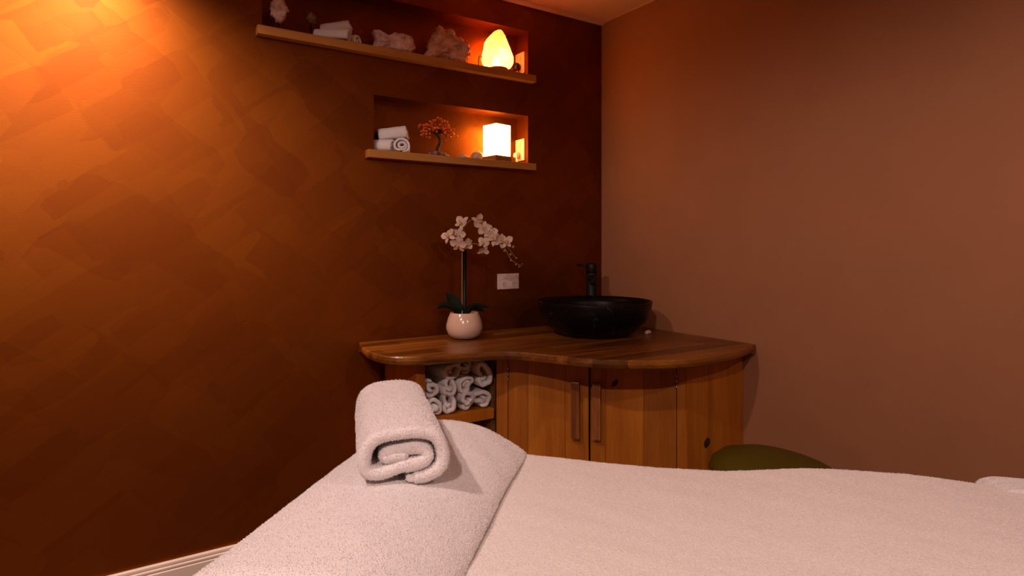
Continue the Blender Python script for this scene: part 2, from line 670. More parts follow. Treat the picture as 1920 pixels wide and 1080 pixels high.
NICHES = [(0.496, 1.734, 2.045, 2.268), (0.943, 1.734, 1.614, 1.851)]
ND = 0.10
xs = sorted({XB, XR} | {n[0] for n in NICHES} | {n[1] for n in NICHES})
zs = sorted({0.0, ZC} | {n[2] for n in NICHES} | {n[3] for n in NICHES})
quads = []
for i in range(len(xs) - 1):
    for j in range(len(zs) - 1):
        cx_, cz_ = (xs[i] + xs[i + 1]) / 2, (zs[j] + zs[j + 1]) / 2
        if any(n[0] < cx_ < n[1] and n[2] < cz_ < n[3] for n in NICHES):
            continue
        quads.append([(xs[i], YL, zs[j]), (xs[i + 1], YL, zs[j]), (xs[i + 1], YL, zs[j + 1]), (xs[i], YL, zs[j + 1])])
for x0, x1, z0, z1 in NICHES:
    a, b = YL, YL + ND
    quads.append([(x0, b, z0), (x1, b, z0), (x1, b, z1), (x0, b, z1)])
    quads.append([(x0, a, z0), (x0, b, z0), (x0, b, z1), (x0, a, z1)])
    quads.append([(x1, b, z0), (x1, a, z0), (x1, a, z1), (x1, b, z1)])
    quads.append([(x0, a, z1), (x0, b, z1), (x1, b, z1), (x1, a, z1)])
    quads.append([(x0, a, z0), (x1, a, z0), (x1, b, z0), (x0, b, z0)])
wl = quad_mesh('wall_left', quads, 'wall')
wl['label'] = 'burnt orange brushed feature wall with two lit niches'
quad_mesh('wall_right', [[(XR, YB, 0), (XR, YB, ZC), (XR, YL, ZC), (XR, YL, 0)]], 'plain')
quad_mesh('wall_behind', [[(XB, YB, 0), (XB, YB, ZC), (XR, YB, ZC), (XR, YB, 0)]], 'plain')
quad_mesh('wall_side', [[(XB, YL, 0), (XB, YL, ZC), (XB, YB, ZC), (XB, YB, 0)]], 'plain')
quad_mesh('floor', [[(XB, YB, 0), (XR, YB, 0), (XR, YL, 0), (XB, YL, 0)]], 'floor')
quad_mesh('ceiling', [[(XB, YB, ZC), (XB, YL, ZC), (XR, YL, ZC), (XR, YB, ZC)]], 'ceil')


def extrude_profile(name, prof, p0, p1, inward, mat):
    """prof: (distance from wall, height) points; swept from p0 to p1"""
    p0, p1, inw = Vector(p0), Vector(p1), Vector(inward)
    V, F = [], []
    n = len(prof)
    for p in (p0, p1):
        for d, z in prof:
            V.append(p + inw * d + Vector((0, 0, z)))
    for k in range(n):
        F.append((k, (k + 1) % n, n + (k + 1) % n, n + k))
    F.append(tuple(range(n)))
    F.append(tuple(reversed(range(n, 2 * n))))
    o = mesh(name, V, F, mat)
    o['kind'] = 'structure'
    return o


SK = [(0.001, 0), (0.018, 0), (0.018, 0.070), (0.0145, 0.0725), (0.0145, 0.0755), (0.0165, 0.0775), (0.0165, 0.083),
      (0.0115, 0.0855), (0.0115, 0.0885), (0.013, 0.0905), (0.0125, 0.097), (0.010, 0.100), (0.001, 0.100)]
extrude_profile('baseboard_left', SK, (XB, YL, 0), (0.975, YL, 0), (0, -1, 0), 'trim')
extrude_profile('baseboard_right', SK, (XR, YB, 0), (XR, 1.60, 0), (-1, 0, 0), 'trim')
TR = [(0.001, ZC - 0.012), (0.008, ZC - 0.014), (0.026, ZC - 0.008), (0.030, ZC - 0.001), (0.001, ZC - 0.001)]
extrude_profile('trim_1', TR, (XB, YL, 0), (XR - 0.001, YL, 0), (0, -1, 0), 'ceil')
TR2 = [(0.001, ZC - 0.004), (0.007, ZC - 0.005), (0.009, ZC - 0.001), (0.001, ZC - 0.001)]
extrude_profile('trim_2', TR2, (XR, YB, 0), (XR, YL - 0.031, 0), (-1, 0, 0), 'ceil')

# ceiling downlights (recessed can lamps)
for i, (kind, x, y, watts, cone, blend) in enumerate(DOWNLIGHTS):
    where = ['close to the orange feature wall', 'over the head end of the bed', 'behind the camera on the feature wall side',
             'behind the camera over the foot of the bed'][i]
    t = thing('ceiling_downlight', (x, y, ZC), 'round white recessed downlight in the ceiling ' + where, 'downlight', 'ceiling downlights')
    V, F = lathe_geo([(0.036, -0.001), (0.037, -0.005), (0.044, -0.008), (0.050, -0.005), (0.050, -0.001)], 40, True)
    mesh('trim_ring', V, F, 'paint_white', t, True)
    V, F = lathe_geo([(0.0355, -0.001), (0.0355, -0.003), (0.001, -0.004)], 32)
    mesh('lens', V, F, 'lens', t, True)
    ld = bpy.data.lights.new('downlight_lamp', 'SPOT')
    ld.energy = watts
    ld.color = WALL_LAMP_COL if kind == 'wall' else LAMP_COL
    ld.spot_size = R(cone)
    ld.spot_blend = blend
    ld.shadow_soft_size = 0.035
    lo = bpy.data.objects.new('downlight_lamp', ld)
    link_obj(lo, t)
    lo.location = (0, 0, -0.02)
    if kind == 'wall':
        lo.rotation_euler.x = R(25)      # gimbal turned to wash the feature wall

# ------------------------------------------------------------------ niche shelves
SH1, SH2 = 2.045, 1.614
def shelf(name, x0, x1, z, label):
    t = thing(name, ((x0 + x1) / 2, YL, z - 0.033), label, 'shelf', 'niche shelves')
    w = (x1 - x0) / 2
    box('board', (-w, -0.040, 0), (w, -0.0005, 0.033), 'shelf', t, 0.0015)
    n = [q for q in NICHES if abs(q[2] - z) < 0.01][0]
    c = (x0 + x1) / 2
    box('shelf_back_strip', (n[0] - c + 0.001, 0, 0.0332), (n[1] - c - 0.001, ND - 0.001, 0.0336), 'shelf', t, 0)
    return t
shelf('wall_shelf', 0.474, 1.756, SH1, 'long oak shelf board under the upper niche with crystals')
shelf('wall_shelf', 0.905, 1.756, SH2, 'shorter oak shelf board under the lower niche with the cube lamp')
SH1 += 0.0006
SH2 += 0.0006

# ------------------------------------------------------------------ massage table, blanket, head towel, rolled towel
BED = (0.540, 1.384, 0.0)
BRZ = R(-44.3)
BW = 0.72
BLEN = 1.90
t = thing('massage_table', BED, 'padded massage table standing under the white blanket', 'massage table', rz=BRZ)
box('mattress', (0.03, -BW + 0.03, 0.665), (BLEN - 0.03, -0.03, 0.735), 'plastic', t, 0.015)
box('head_cushion', (0.035, -BW + 0.06, 0.737), (0.30, -0.06, 0.79), 'plastic', t, 0.02)
box('frame', (0.06, -BW + 0.07, 0.59), (BLEN - 0.06, -0.07, 0.663), 'inside', t, 0.004)
for lx in (0.14, BLEN - 0.20):
    for ly in (-0.10, -BW + 0.04):
        box('leg', (lx, ly - 0.0, 0.0), (lx + 0.055, ly + 0.055, 0.589), 'inside', t, 0.004)


def side_prof(b, hem=0.34, r=0.035, W=BW, ztop=0.0):
    """b in 0..1 across the bed: far hem -> far edge -> top -> near edge -> near hem; returns (y, drop)"""
    hang = 0.40
    arc = r * math.pi / 2
    flat = W - 2 * r
    tot = 2 * hang + 2 * arc + flat
    d = b * tot
    if d < hang:
        return (0.0 + 0.012 * (1 - d / hang), r + hang - d)
    d -= hang
    if d < arc:
        a = d / r
        return (-r + r * math.cos(a), r - r * math.sin(a))
    d -= arc
    if d < flat:
        return (-r - d, 0.0)
    d -= flat
    if d < arc:
        a = d / r
        return (-r - flat - r * math.sin(a), r - r * math.cos(a))
    d -= arc
    return (-W - 0.012 * d / hang, r + d)


# blanket over the table
nu, nv = 300, 210
V, F = [], []
for i in range(nu + 1):
    s = 0.20 + (BLEN + 0.02 - 0.20) * i / nu
    for j in range(nv + 1):
        y, drop = side_prof(j / nv, r=0.026)
        hump = 0.012 * sm(0.74, 1.02, s) * (1 - sm(1.10, 1.27, s)) * (0.8 + 0.2 * math.cos(y * 6))
        hump += -0.006 * sm(0.40, 0.60, s) * (1 - sm(0.7, 0.95, s))
        n1 = noise.noise(Vector((s * 3.5, y * 5, 1.3))) * 0.0045
        n2 = noise.noise(Vector((s * 9, y * 22 + s * 8, 4.1))) * 0.0016
        n3 = noise.noise(Vector((s * 320, y * 320, drop * 320))) * 0.0008
        if drop > 0.03:
            y += (math.sin(s * 17 + 1.5 * math.sin(s * 5)) * 0.012 * min(1, drop / 0.3))
        z = 0.754 + hump + n1 + n2 + n3 - drop
        V.append((s, y, z))
for i in range(nu):
    for j in range(nv):
        a = i * (nv + 1) + j
        F.append((a, a + nv + 1, a + nv + 2, a + 1))
V, F = orient_out(V, F, (0.9, -0.35, 2.0))
V, F = fuzz(V, F, 150000, 0.0022, 0.0006, keep=lambda c: ((c[:, 2] > 0.69) & (c[:, 0] < 1.45)) * 1.0)
bl = mesh('blanket', V, F, 'blanket', None, True, loc=BED)
bl.rotation_euler.z = BRZ
tag(bl, 'wide white fleece blanket spread over the massage table', 'blanket')

# towel draped over the head cushion
prof = catmull([(-0.006, 0, 0.36), (-0.010, 0, 0.55), (-0.004, 0, 0.70), (0.006, 0, 0.762), (0.028, 0, 0.795), (0.065, 0, 0.813), (0.12, 0, 0.822),
                (0.20, 0, 0.824), (0.26, 0, 0.813), (0.305, 0, 0.795), (0.335, 0, 0.777), (0.349, 0, 0.763), (0.348, 0, 0.756), (0.335, 0, 0.7535), (0.30, 0, 0.753)], 150)
nv = 230
V, F = [], []
for i, p in enumerate(prof):
    for j in range(nv + 1):
        y, drop = side_prof(j / nv, r=0.06, W=BW + 0.028)
        y += 0.014
        n1 = noise.noise(Vector((p.x * 6, y * 6, 7.7))) * 0.005
        n2 = noise.noise(Vector((p.x * 14 + y * 8, y * 10, 2.2))) * 0.003
        n3 = noise.noise(Vector((p.x * 300, y * 300, p.z * 300))) * 0.0008
        z = p.z - drop
        x = p.x
        if i < 40:
            x += 0.008 * math.sin(y * 19) * (1 - i / 40)
        else:
            z += n1 + n2
            x += 0.006 * noise.noise(Vector((3.3, y * 5, 0))) * sm(100, 130, i)
        if drop > 0.06:
            y += math.sin(p.x * 21) * 0.008 * min(1, drop / 0.3)
        z += n3
        V.append((x, y, max(z, 0.30)))
n = len(prof)
for i in range(n - 1):
    for j in range(nv):
        a = i * (nv + 1) + j
        F.append((a, a + nv + 1, a + nv + 2, a + 1))
V, F = orient_out(V, F, (0.15, -0.35, 2.0))
V, F = fuzz(V, F, 90000, 0.0026, 0.0007, keep=lambda c: (c[:, 2] > 0.62) * 1.0)
ht = mesh('head_towel', V, F, 'terry', None, True, loc=BED)
ht.rotation_euler.z = BRZ
tag(ht, 'large white terry towel draped over the raised head end of the bed', 'towel')

# rolled towel on the head end
CAMX, CAMY = Vector((0.8356, -0.5493, 0)), Vector((0.5493, 0.8356, 0))
V, F = roll_geo(0.0740, 0.0495, 0.37, 0.0212, 2.04, 210, 3, 26, 2.7, 0.03, 0.004)
V, F = orient_out(V, F, (0, 0, 1.0))
V, F = fuzz(V, F, 90000, 0.0028, 0.0007)
ro = mesh('rolled_towel', V, F, 'terry', None, True)
c = CAMX * -0.224 + CAMY * 1.20
ro.location = (c.x, c.y, 0.818)
ro.rotation_euler = (R(0), 0, R(-33.32 + 14.6))
tag(ro, 'thick white terry towel rolled up on top of the draped head end', 'towel')

# folded towel at the far foot side
V, F = [], []
nn = 60
for lay in range(1):
    bm_z = 0.744 + lay * 0.014
    for i in range(nn + 1):
        for j in range(nn + 1):
            x = i / nn; y = j / nn
            ex = min(x, 1 - x, y, 1 - y)
            z = bm_z + 0.015 * min(1, ex * 14) ** 0.5 + noise.noise(Vector((x * 5, y * 5, lay * 3))) * 0.002
            V.append((1.255 + lay * 0.004 + x * 0.42, 0.022 - y * 0.075, z))
    o = lay * (nn + 1) ** 2
    for i in range(nn):
        for j in range(nn):
            a = o + i * (nn + 1) + j
            F.append((a, a + nn + 1, a + nn + 2, a + 1))
V, F = fuzz(V, F, 12000, 0.003, 0.0009)
ft = mesh('folded_towel', V, F, 'terry', None, True, loc=BED)
ft.rotation_euler.z = BRZ
tag(ft, 'flat folded white towel at the far foot side of the blanket', 'towel')

# ------------------------------------------------------------------ corner vanity
VB = Vector((1.30, 2.188, 0))
E1 = Vector((0.70711, -0.70711, 0))
IN = Vector((0.70711, 0.70711, 0))
DM = Matrix(((E1.x, IN.x, 0, 0), (E1.y, IN.y, 0, 0), (0, 0, 1, 0), (0, 0, 0, 1)))   # diagonal front frame, origin VB
t = thing('corner_vanity', VB, 'honey pine corner cabinet with two doors and an open towel cubby', 'cabinet')
def W(x, y, z):
    return (x - VB.x, y - VB.y, z)
ZU = 0.7755
box('end_panel', W(0.983, 2.165, 0), W(1.020, 2.474, ZU), 'pine', t, 0.002)
box('end_panel_edge', W(0.9835, 2.1585, 0), W(1.0205, 2.1645, ZU), 'pine', t, 0.001)
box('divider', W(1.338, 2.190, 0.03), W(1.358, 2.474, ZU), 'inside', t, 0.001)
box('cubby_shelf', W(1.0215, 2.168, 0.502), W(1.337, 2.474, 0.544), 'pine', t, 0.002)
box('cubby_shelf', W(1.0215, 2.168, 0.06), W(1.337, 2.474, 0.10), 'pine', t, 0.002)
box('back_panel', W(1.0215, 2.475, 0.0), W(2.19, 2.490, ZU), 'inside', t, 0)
box('side_panel', W(1.868, 1.6155, 0), W(2.2105, 1.6355, ZU), 'pine', t, 0.001)
box('post', (0.052, 0.001, 0.0), (0.1005, 0.030, ZU), 'pine', t, 0.001, DM)
box('post', (0.7695, 0.001, 0.0), (0.8095, 0.030, ZU), 'pine', t, 0.001, DM)
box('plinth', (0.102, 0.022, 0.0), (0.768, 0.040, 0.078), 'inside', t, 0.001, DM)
for x0, x1, cuts, hx, hinge in ((0.1025, 0.4300, (0.184, 0.336), 0.379, 0.1025), (0.4360, 0.7675, (0.497, 0.644), 0.462, 0.7675)):
    d = box('door', (x0 + 0.004, 0.0135, 0.084), (x1 - 0.004, 0.021, 0.764), 'inside', t, 0.0005, DM)
    edges = (x0,) + cuts + (x1,)
    for a, b in zip(edges[:-1], edges[1:]):
        box('board', (a + 0.0004, 0.0, 0.080), (b - 0.0004, 0.013, 0.768), 'pine', d, 0.0012, DM)
    bm = bmesh.new()
    add_box(bm, (hx - 0.0165, -0.036, 0.452), (hx + 0.0165, -0.020, 0.676), 0.003, DM)
    add_box(bm, (hx - 0.012, -0.0205, 0.462), (hx + 0.012, -0.0005, 0.486), 0.002, DM)
    add_box(bm, (hx - 0.012, -0.0205, 0.642), (hx + 0.012, -0.0005, 0.666), 0.002, DM)
    h = bm_obj('handle', bm, 'handle', d)
    h['label'] = 'reddish brown wooden bar handle'
    for z in (0.665, 0.16):
        g = merge(*[xf(tube_geo([(0, 0, z + k * 0.0185), (0, 0, z + k * 0.0185 + 0.017)], 0.0038, 10), Matrix.Translation(DM @ Vector((hinge, -0.0025, 0)))) for k in range(3)])
        mesh('hinge', g[0], g[1], 'steel', d, True)

MAT['knot'] = simple('dark_knot', (0.035, 0.010, 0.003, 1), 0.7, var=0.5, vscale=60)
vanity = t
def knot(par, M, w, h, seed):
    V, F = inflate_geo([(-w, -h * 0.2), (-w * 0.5, -h), (w * 0.2, -h * 0.8), (w, -h * 0.1), (w * 0.8, h * 0.6), (w * 0.1, h), (-w * 0.7, h * 0.5)], 0.0006, 6, 28)
    V, F = xf((V, F), M)
    mesh('knot', V, F, 'knot', par, True)
knot(d, DM @ Matrix.Translation((0.533, -0.0002, 0.672)) @ Matrix.Rotation(R(30), 4, 'Y'), 0.010, 0.020, 1)
knot(vanity, Matrix.Translation(Vector(W(1.985, 1.6153, 0.435))), 0.020, 0.022, 2)

# worktop
front = [(0.878, 2.492), (0.852, 2.40), (0.838, 2.30), (0.838, 2.19), (0.868, 2.11), (0.95, 2.062), (1.06, 2.036), (1.17, 2.008), (1.255, 1.985), (1.318, 1.915),
         (1.385, 1.780), (1.450, 1.665), (1.545, 1.580), (1.640, 1.520), (1.755, 1.487), (1.90, 1.488), (2.03, 1.505), (2.125, 1.528), (2.210, 1.556)]
fp = catmull([(x, y, 0) for x, y in front], 110)
back = [Vector((2.210, 2.492, 0))]
base = Vector((1.6, 2.1, 0.777))
loop = [p - Vector((base.x, base.y, 0)) for p in fp + back]
# rings: bottom inset, lower edge, upper edge, top inset (a soft live edge)
nf = len(fp)
nrm = []
for i, p in enumerate(loop):
    if i >= nf:
        nrm.append(Vector((0, 0, 0)))
        continue
    tt = (fp[min(i + 1, nf - 1)] - fp[max(i - 1, 0)]).normalized()
    nrm.append(Vector((-tt.y, tt.x, 0)))
if nrm[60].dot(Vector((1, 1, 0))) < 0:
    nrm = [-q for q in nrm]
V, F = [], []
m = len(loop)
lv = [(0.014, 0.0), (0.004, 0.006), (0.0, 0.018), (0.001, 0.030), (0.0045, 0.0345), (0.007, 0.035)]
for ins, z in lv:
    for i, (p, q) in enumerate(zip(loop, nrm)):
        wv = 0.004 * noise.noise(Vector((p.x * 9, p.y * 9, z * 20)))
        fade = 1.0 if 2 < i < nf - 3 else 0.0
        V.append(p + q * (ins + wv) * fade + Vector((0, 0, z)))
for r in range(len(lv) - 1):
    for k in range(m):
        F.append((r * m + k, r * m + (k + 1) % m, (r + 1) * m + (k + 1) % m, (r + 1) * m + k))
F.append(tuple(reversed(range(m))))
F.append(tuple(range((len(lv) - 1) * m, len(lv) * m)))
wt = mesh('worktop', V, F, 'top', None, False, loc=base)
tag(wt, 'wavy edged glossy acacia wood worktop on the corner cabinet', 'worktop')
ZT = 0.8125

# washcloths rolled in the cubby
protos = []
for sd, hw, hh, tn in ((11, 0.041, 0.037, 1.75), (12, 0.039, 0.038, 1.6), (13, 0.044, 0.035, 1.45), (14, 0.040, 0.038, 1.55)):
    V, F = roll_geo(hw, hh, 0.20, 0.0165, tn, 90, sd, 8, 2.2, 0.13, 0.010)
    V, F = orient_out(V, F, (0, 0, 1.0))
    V, F = fuzz(V, F, 5000, 0.0024, 0.0009)
    me = bpy.data.meshes.new('rolled_washcloth')
    me.from_pydata([tuple(v) for v in V], [], F)
    me.materials.append(MAT['terry'])
    me.polygons.foreach_set('use_smooth', [True] * len(me.polygons))
    protos.append(me)
CUB = [
    # proto, x, y, z of base, roll angle about its axis, yaw, scale, label
    (0, 1.064, 2.290, 0.545, 0, 4, 0.98, 'rolled white washcloth in the bottom row of the cubby, against the left panel'),
    (2, 1.144, 2.282, 0.545, 85, -3, 0.94, 'rolled white washcloth in the bottom row of the cubby, second from the left panel'),
    (1, 1.219, 2.275, 0.545, 60, 2, 0.98, 'rolled white washcloth in the bottom row of the cubby, second from the right'),
    (3, 1.296, 2.285, 0.545, 25, -2, 1.00, 'rolled white washcloth in the bottom right corner of the cubby'),
    (1, 1.063, 2.286, 0.617, 200, -4, 0.98, 'rolled white washcloth in the middle row of the cubby, leftmost'),
    (3, 1.137, 2.276, 0.612, 110, 5, 0.92, 'rolled white washcloth in the middle row of the cubby, between two others'),
    (0, 1.210, 2.280, 0.616, 290, 0, 0.93, 'rolled white washcloth in the middle row of the cubby, next to the upright one'),
    (2, 1.297, 2.280, 0.634, 80, -3, 1.12, 'tall upright rolled white washcloth at the top right of the cubby'),
    (2, 1.150, 2.292, 0.678, 165, 6, 0.98, 'rolled white washcloth in the top row of the cubby with a cupped fold'),
    (1, 1.230, 2.296, 0.684, 30, -5, 0.90, 'rolled white washcloth with a round spiral at the top middle of the cubby'),
]
for pi, x, y, z, roll, yaw, sc, lab in CUB:
    o = bpy.data.objects.new('rolled_washcloth', protos[pi])
    M = Matrix.Rotation(R(yaw), 4, 'Z') @ Matrix.Rotation(R(roll), 4, 'Y') @ Matrix.Scale(sc * 0.95, 4)
    cz = (max(v.co.z for v in protos[pi].vertices)) / 2
    zs_ = [(M @ (v.co - Vector((0, 0, cz)))).z for v in list(protos[pi].vertices)[::3]]
    o.matrix_world = Matrix.Translation((x, y - 0.010, z - min(zs_))) @ M @ Matrix.Translation((0, 0, -cz))
    COL.objects.link(o)
    tag(o, lab, 'towel', 'rolled washcloths in the cubby')

# basin
bc = (1.847, 2.130, ZT)
prof = [(0.0005, 0.0), (0.140, 0.0), (0.152, 0.003), (0.180, 0.020), (0.214, 0.048), (0.237, 0.079), (0.251, 0.112), (0.2575, 0.150), (0.256, 0.154), (0.252, 0.154),
        (0.243, 0.122), (0.228, 0.085), (0.192, 0.048), (0.14, 0.028), (0.05, 0.020), (0.0005, 0.019)]
t = thing('vessel_basin', bc, 'round black marble vessel basin on the wooden worktop', 'basin')
V, F = lathe_geo(prof, 72, False)
mesh('bowl', V, F, 'marble', t, True)
V, F = lathe_geo([(0.0005, 0.0195), (0.022, 0.0205), (0.022, 0.024), (0.018, 0.0255), (0.0005, 0.0255)], 28)
mesh('drain', V, F, 'black', t, True)
# mixer tap
tc_ = (2.038, 2.372, ZT)
t = thing('basin_mixer_tap', tc_, 'tall matte black mixer tap in the corner behind the basin', 'tap')
V, F = lathe_geo([(0.034, 0), (0.034, 0.004), (0.028, 0.008), (0.0275, 0.262), (0.0265, 0.264)], 32)
mesh('body', V, F, 'black', t, True)
sd = Vector((-0.62, -0.78, 0)).normalized()
sp = Vector((0, 0, 0))
V, F = tube_geo([Vector((0, 0, 0.238)) + sd * 0.022, Vector((0, 0, 0.240)) + sd * 0.08, Vector((0, 0, 0.238)) + sd * 0.125, Vector((0, 0, 0.228)) + sd * 0.142, Vector((0, 0, 0.214)) + sd * 0.146],
                [0.019, 0.018, 0.017, 0.016, 0.015], 18)
mesh('spout', V, F, 'black', t, True)
V, F = lathe_geo([(0.0255, 0.2645), (0.0275, 0.268), (0.0275, 0.305), (0.024, 0.312), (0.001, 0.314)], 32)
lv_ = mesh('lever_cap', V, F, 'black', t, True)
sl = Vector((-0.80, 0.45, 0)).normalized()
V, F = tube_geo([Vector((0, 0, 0.296)) + sl * 0.020, Vector((0, 0, 0.300)) + sl * 0.05, Vector((0, 0, 0.306)) + sl * 0.072], [0.006, 0.006, 0.005], 12)
mesh('lever', V, F, 'black', lv_, True)
# pebble beside basin
V, F = inflate_geo([(-0.016, 0), (0.015, 0), (0.019, 0.009), (0.008, 0.018), (-0.009, 0.017), (-0.018, 0.008)], 0.012, 10, 32, 0.001, 60, 4)
pb = mesh('pebble', V, F, 'tumbled', None, True, loc=(2.057, 2.005, ZT))
tag(pb, 'small pale pebble on the worktop right of the black basin', 'pebble')

# ------------------------------------------------------------------ power points
def outlet_geo(t, w, h, double, M):
    """plate in local XZ facing -Y, placed with matrix M"""
    def bx(name, lo, hi, mat, par, bev=0.0006):
        return box(name, lo, hi, mat, par, bev, M)
    bx('plate', (-w / 2, -0.009, -h / 2), (w / 2, -0.0005, h / 2), 'plastic', t, 0.002)
    xs_ = (-w * 0.22, w * 0.22) if double else (0.0,)
    for x in xs_:
        s = bx('switch', (x - 0.008, -0.0125, h * 0.17), (x + 0.008, -0.0092, h * 0.39), 'plastic', t)
        V, F = lathe_geo([(0.0005, 0.0), (0.0145, 0.0), (0.0145, 0.0012), (0.0135, 0.0016), (0.0005, 0.0016)], 24)
        g = xf((V, F), M @ Matrix.Translation((x, -0.0092, -h * 0.17)) @ Matrix.Rotation(R(90), 4, 'X'))
        so = mesh('socket', g[0], g[1], 'plastic', t, False)
        for ax, az, an in ((-0.0055, 0.003, 28), (0.0055, 0.003, -28), (0, -0.0065, 0)):
            MM = M @ Matrix.Translation((x + ax, -0.0112, -h * 0.17 + az)) @ Matrix.Rotation(R(an), 4, 'Y')
            box('pin_slot', (-0.0011, -0.0002, -0.0042), (0.0011, 0.0002, 0.0042), 'slot', so, 0, MM)


t = thing('power_outlet', (1.6145, YL, 1.042), 'double white power outlet on the dark wall right of the orchid', 'outlet')
outlet_geo(t, 0.120, 0.074, True, Matrix.Identity(4))
MR = Matrix.Rotation(R(-90), 4, 'Z')     # faces -X on the niche end wall
t = thing('power_outlet', (1.734, 2.555, 2.122), 'white power outlet on the upper niche end wall behind the salt lamp', 'outlet')
outlet_geo(t, 0.076, 0.105, False, MR)
t = thing('power_outlet', (1.734, 2.555, 1.690), 'white power outlet on the lower niche end wall beside the cube lamp', 'outlet')
outlet_geo(t, 0.076, 0.108, False, MR)

# ------------------------------------------------------------------ lamps
# salt lamp
sl_loc = (1.570, 2.512, SH1)
t = thing('salt_lamp', sl_loc, 'glowing orange rock salt lamp at the right end of the upper niche', 'lamp')
V, F = lathe_geo([(0.001, 0), (0.046, 0), (0.050, 0.003), (0.050, 0.014), (0.046, 0.018), (0.001, 0.018)], 40)
mesh('wooden_base', V, F, 'lampwood', t, False)
outl = [(-0.062, 0.0), (0.062, 0.0), (0.078, 0.030), (0.074, 0.055), (0.062, 0.085), (0.048, 0.125), (0.034, 0.160), (0.018, 0.183), (0.002, 0.186), (-0.020, 0.176),
        (-0.044, 0.150), (-0.066, 0.118), (-0.072, 0.085), (-0.080, 0.045), (-0.074, 0.015)]
V, F = inflate_geo(outl, 0.050, 18, 72, 0.0022, 26, 5, 0.55, 0.0008)
rm = Matrix.Translation((0.0, 0, 0.0185)) @ Matrix.Rotation(R(-24), 4, 'Z')
V, F = xf((V, F), rm)
mesh('salt_rock', V, F, 'salt', t, True)
for dz, en in ((0.055, 3.0),):
    ld = bpy.data.lights.new('salt_lamp_bulb', 'POINT')
    ld.energy = en
    ld.color = (1.0, 0.66, 0.40)
    ld.shadow_soft_size = 0.014
    lo = bpy.data.objects.new('salt_lamp_bulb', ld)
    link_obj(lo, t)
    lo.location = (0, 0, dz)
cord = catmull([(-0.040, 0.035, 0.02), (-0.074, 0.020, 0.060), (-0.092, 0.010, 0.066), (-0.102, 0.006, 0.050), (-0.105, 0.004, 0.003), (-0.06, 0.058, 0.0035), (0.02, 0.072, 0.0035), (0.09, 0.055, 0.0035), (0.105, 0.02, 0.004),
                (0.118, 0.002, 0.01), (0.122, 0.008, 0.032), (0.128, 0.030, 0.048)], 70)
V, F = tube_geo(cord, 0.0026, 8)
mesh('cord', V, F, 'black', t, True)
V, F = inflate_geo([(-0.014, -0.020), (0.014, -0.020), (0.018, -0.006), (0.018, 0.012), (0.010, 0.020), (-0.010, 0.020), (-0.018, 0.012), (-0.018, -0.006)], 0.015, 8, 32)
g = xf((V, F), Matrix.Translation((0.134, 0.040, 0.056)) @ Matrix.Rotation(R(90), 4, 'Z'))
mesh('plug', g[0], g[1], 'black', t, True)

# cube lamp of stacked selenite blocks
cl_loc = (1.570, 2.521, SH2)
t = thing('cube_lamp', cl_loc, 'glowing cube lamp of stacked pale stone blocks in the lower niche', 'lamp')
CM = Matrix.Rotation(R(55 - 45), 4, 'Z')
box('wooden_base', (-0.050, -0.050, 0), (0.050, 0.050, 0.026), 'lampwood', t, 0.0015, CM)
hs = 0.0475
nx, nz = 3, 4
bw, bh = 2 * hs / nx, 0.150 / nz
shape = None
for k in range(nz):
    for i in range(nx):
        for j in range(nx):
            if i == 1 and j == 1 and k < nz - 1:
                continue
            cx0, cy0, cz0 = -hs + (i + 0.5) * bw, -hs + (j + 0.5) * bw, 0.0265 + (k + 0.5) * bh
            if shape is None:
                bm = bmesh.new()
                add_box(bm, (-bw / 2 + 0.0001, -bw / 2 + 0.0001, -bh / 2 + 0.0001), (bw / 2 - 0.0001, bw / 2 - 0.0001, bh / 2 - 0.0001), 0.0040, CM, 2)
                o = bm_obj('stone_block', bm, 'selenite', t)
                shape = o.data
            else:
                o = bpy.data.objects.new('stone_block', shape)
                link_obj(o, t)
            o.location = CM @ Vector((cx0, cy0, cz0))
V, F = inflate_geo([(-0.012, -0.014), (0.012, -0.014), (0.015, 0.0), (0.010, 0.014), (-0.010, 0.014), (-0.015, 0.0)], 0.014, 8, 32)
g = xf((V, F), Matrix.Translation((0.135, 0.034, 0.048)) @ Matrix.Rotation(R(90), 4, 'Z'))
mesh('plug', g[0], g[1], 'plastic', t, True)
cord = catmull([(0.060, 0.040, 0.004), (0.085, 0.045, 0.004), (0.105, 0.005, 0.004), (0.118, 0.0, 0.010), (0.124, 0.014, 0.03), (0.130, 0.03, 0.042)], 36)
V, F = tube_geo(cord, 0.0024, 8)
mesh('cord', V, F, 'plastic', t, True)

# ------------------------------------------------------------------ crystals in the upper niche
def crystal_on_stand(name, x, y, outl, depth, amp, freq, mat, stem_h, label, foot=0.020, seed=1, yaw=-25):
    t = thing(name, (x, y, SH1), label, 'crystal')
    V, F = lathe_geo([(0.001, 0), (foot, 0), (foot, 0.004), (0.006, 0.008), (0.0035, 0.014), (0.003, stem_h), (0.001, stem_h + 0.001)], 24)
    mesh('stand', V, F, 'black', t, True)
    V, F = inflate_geo(outl, depth, 14, 64, amp, freq, seed, 0.6, amp * 0.6)
    V, F = xf((V, F), Matrix.Translation((0, 0, stem_h)) @ Matrix.Rotation(R(yaw), 4, 'Z'))
    mesh('stone', V, F, mat, t, False)
    return t


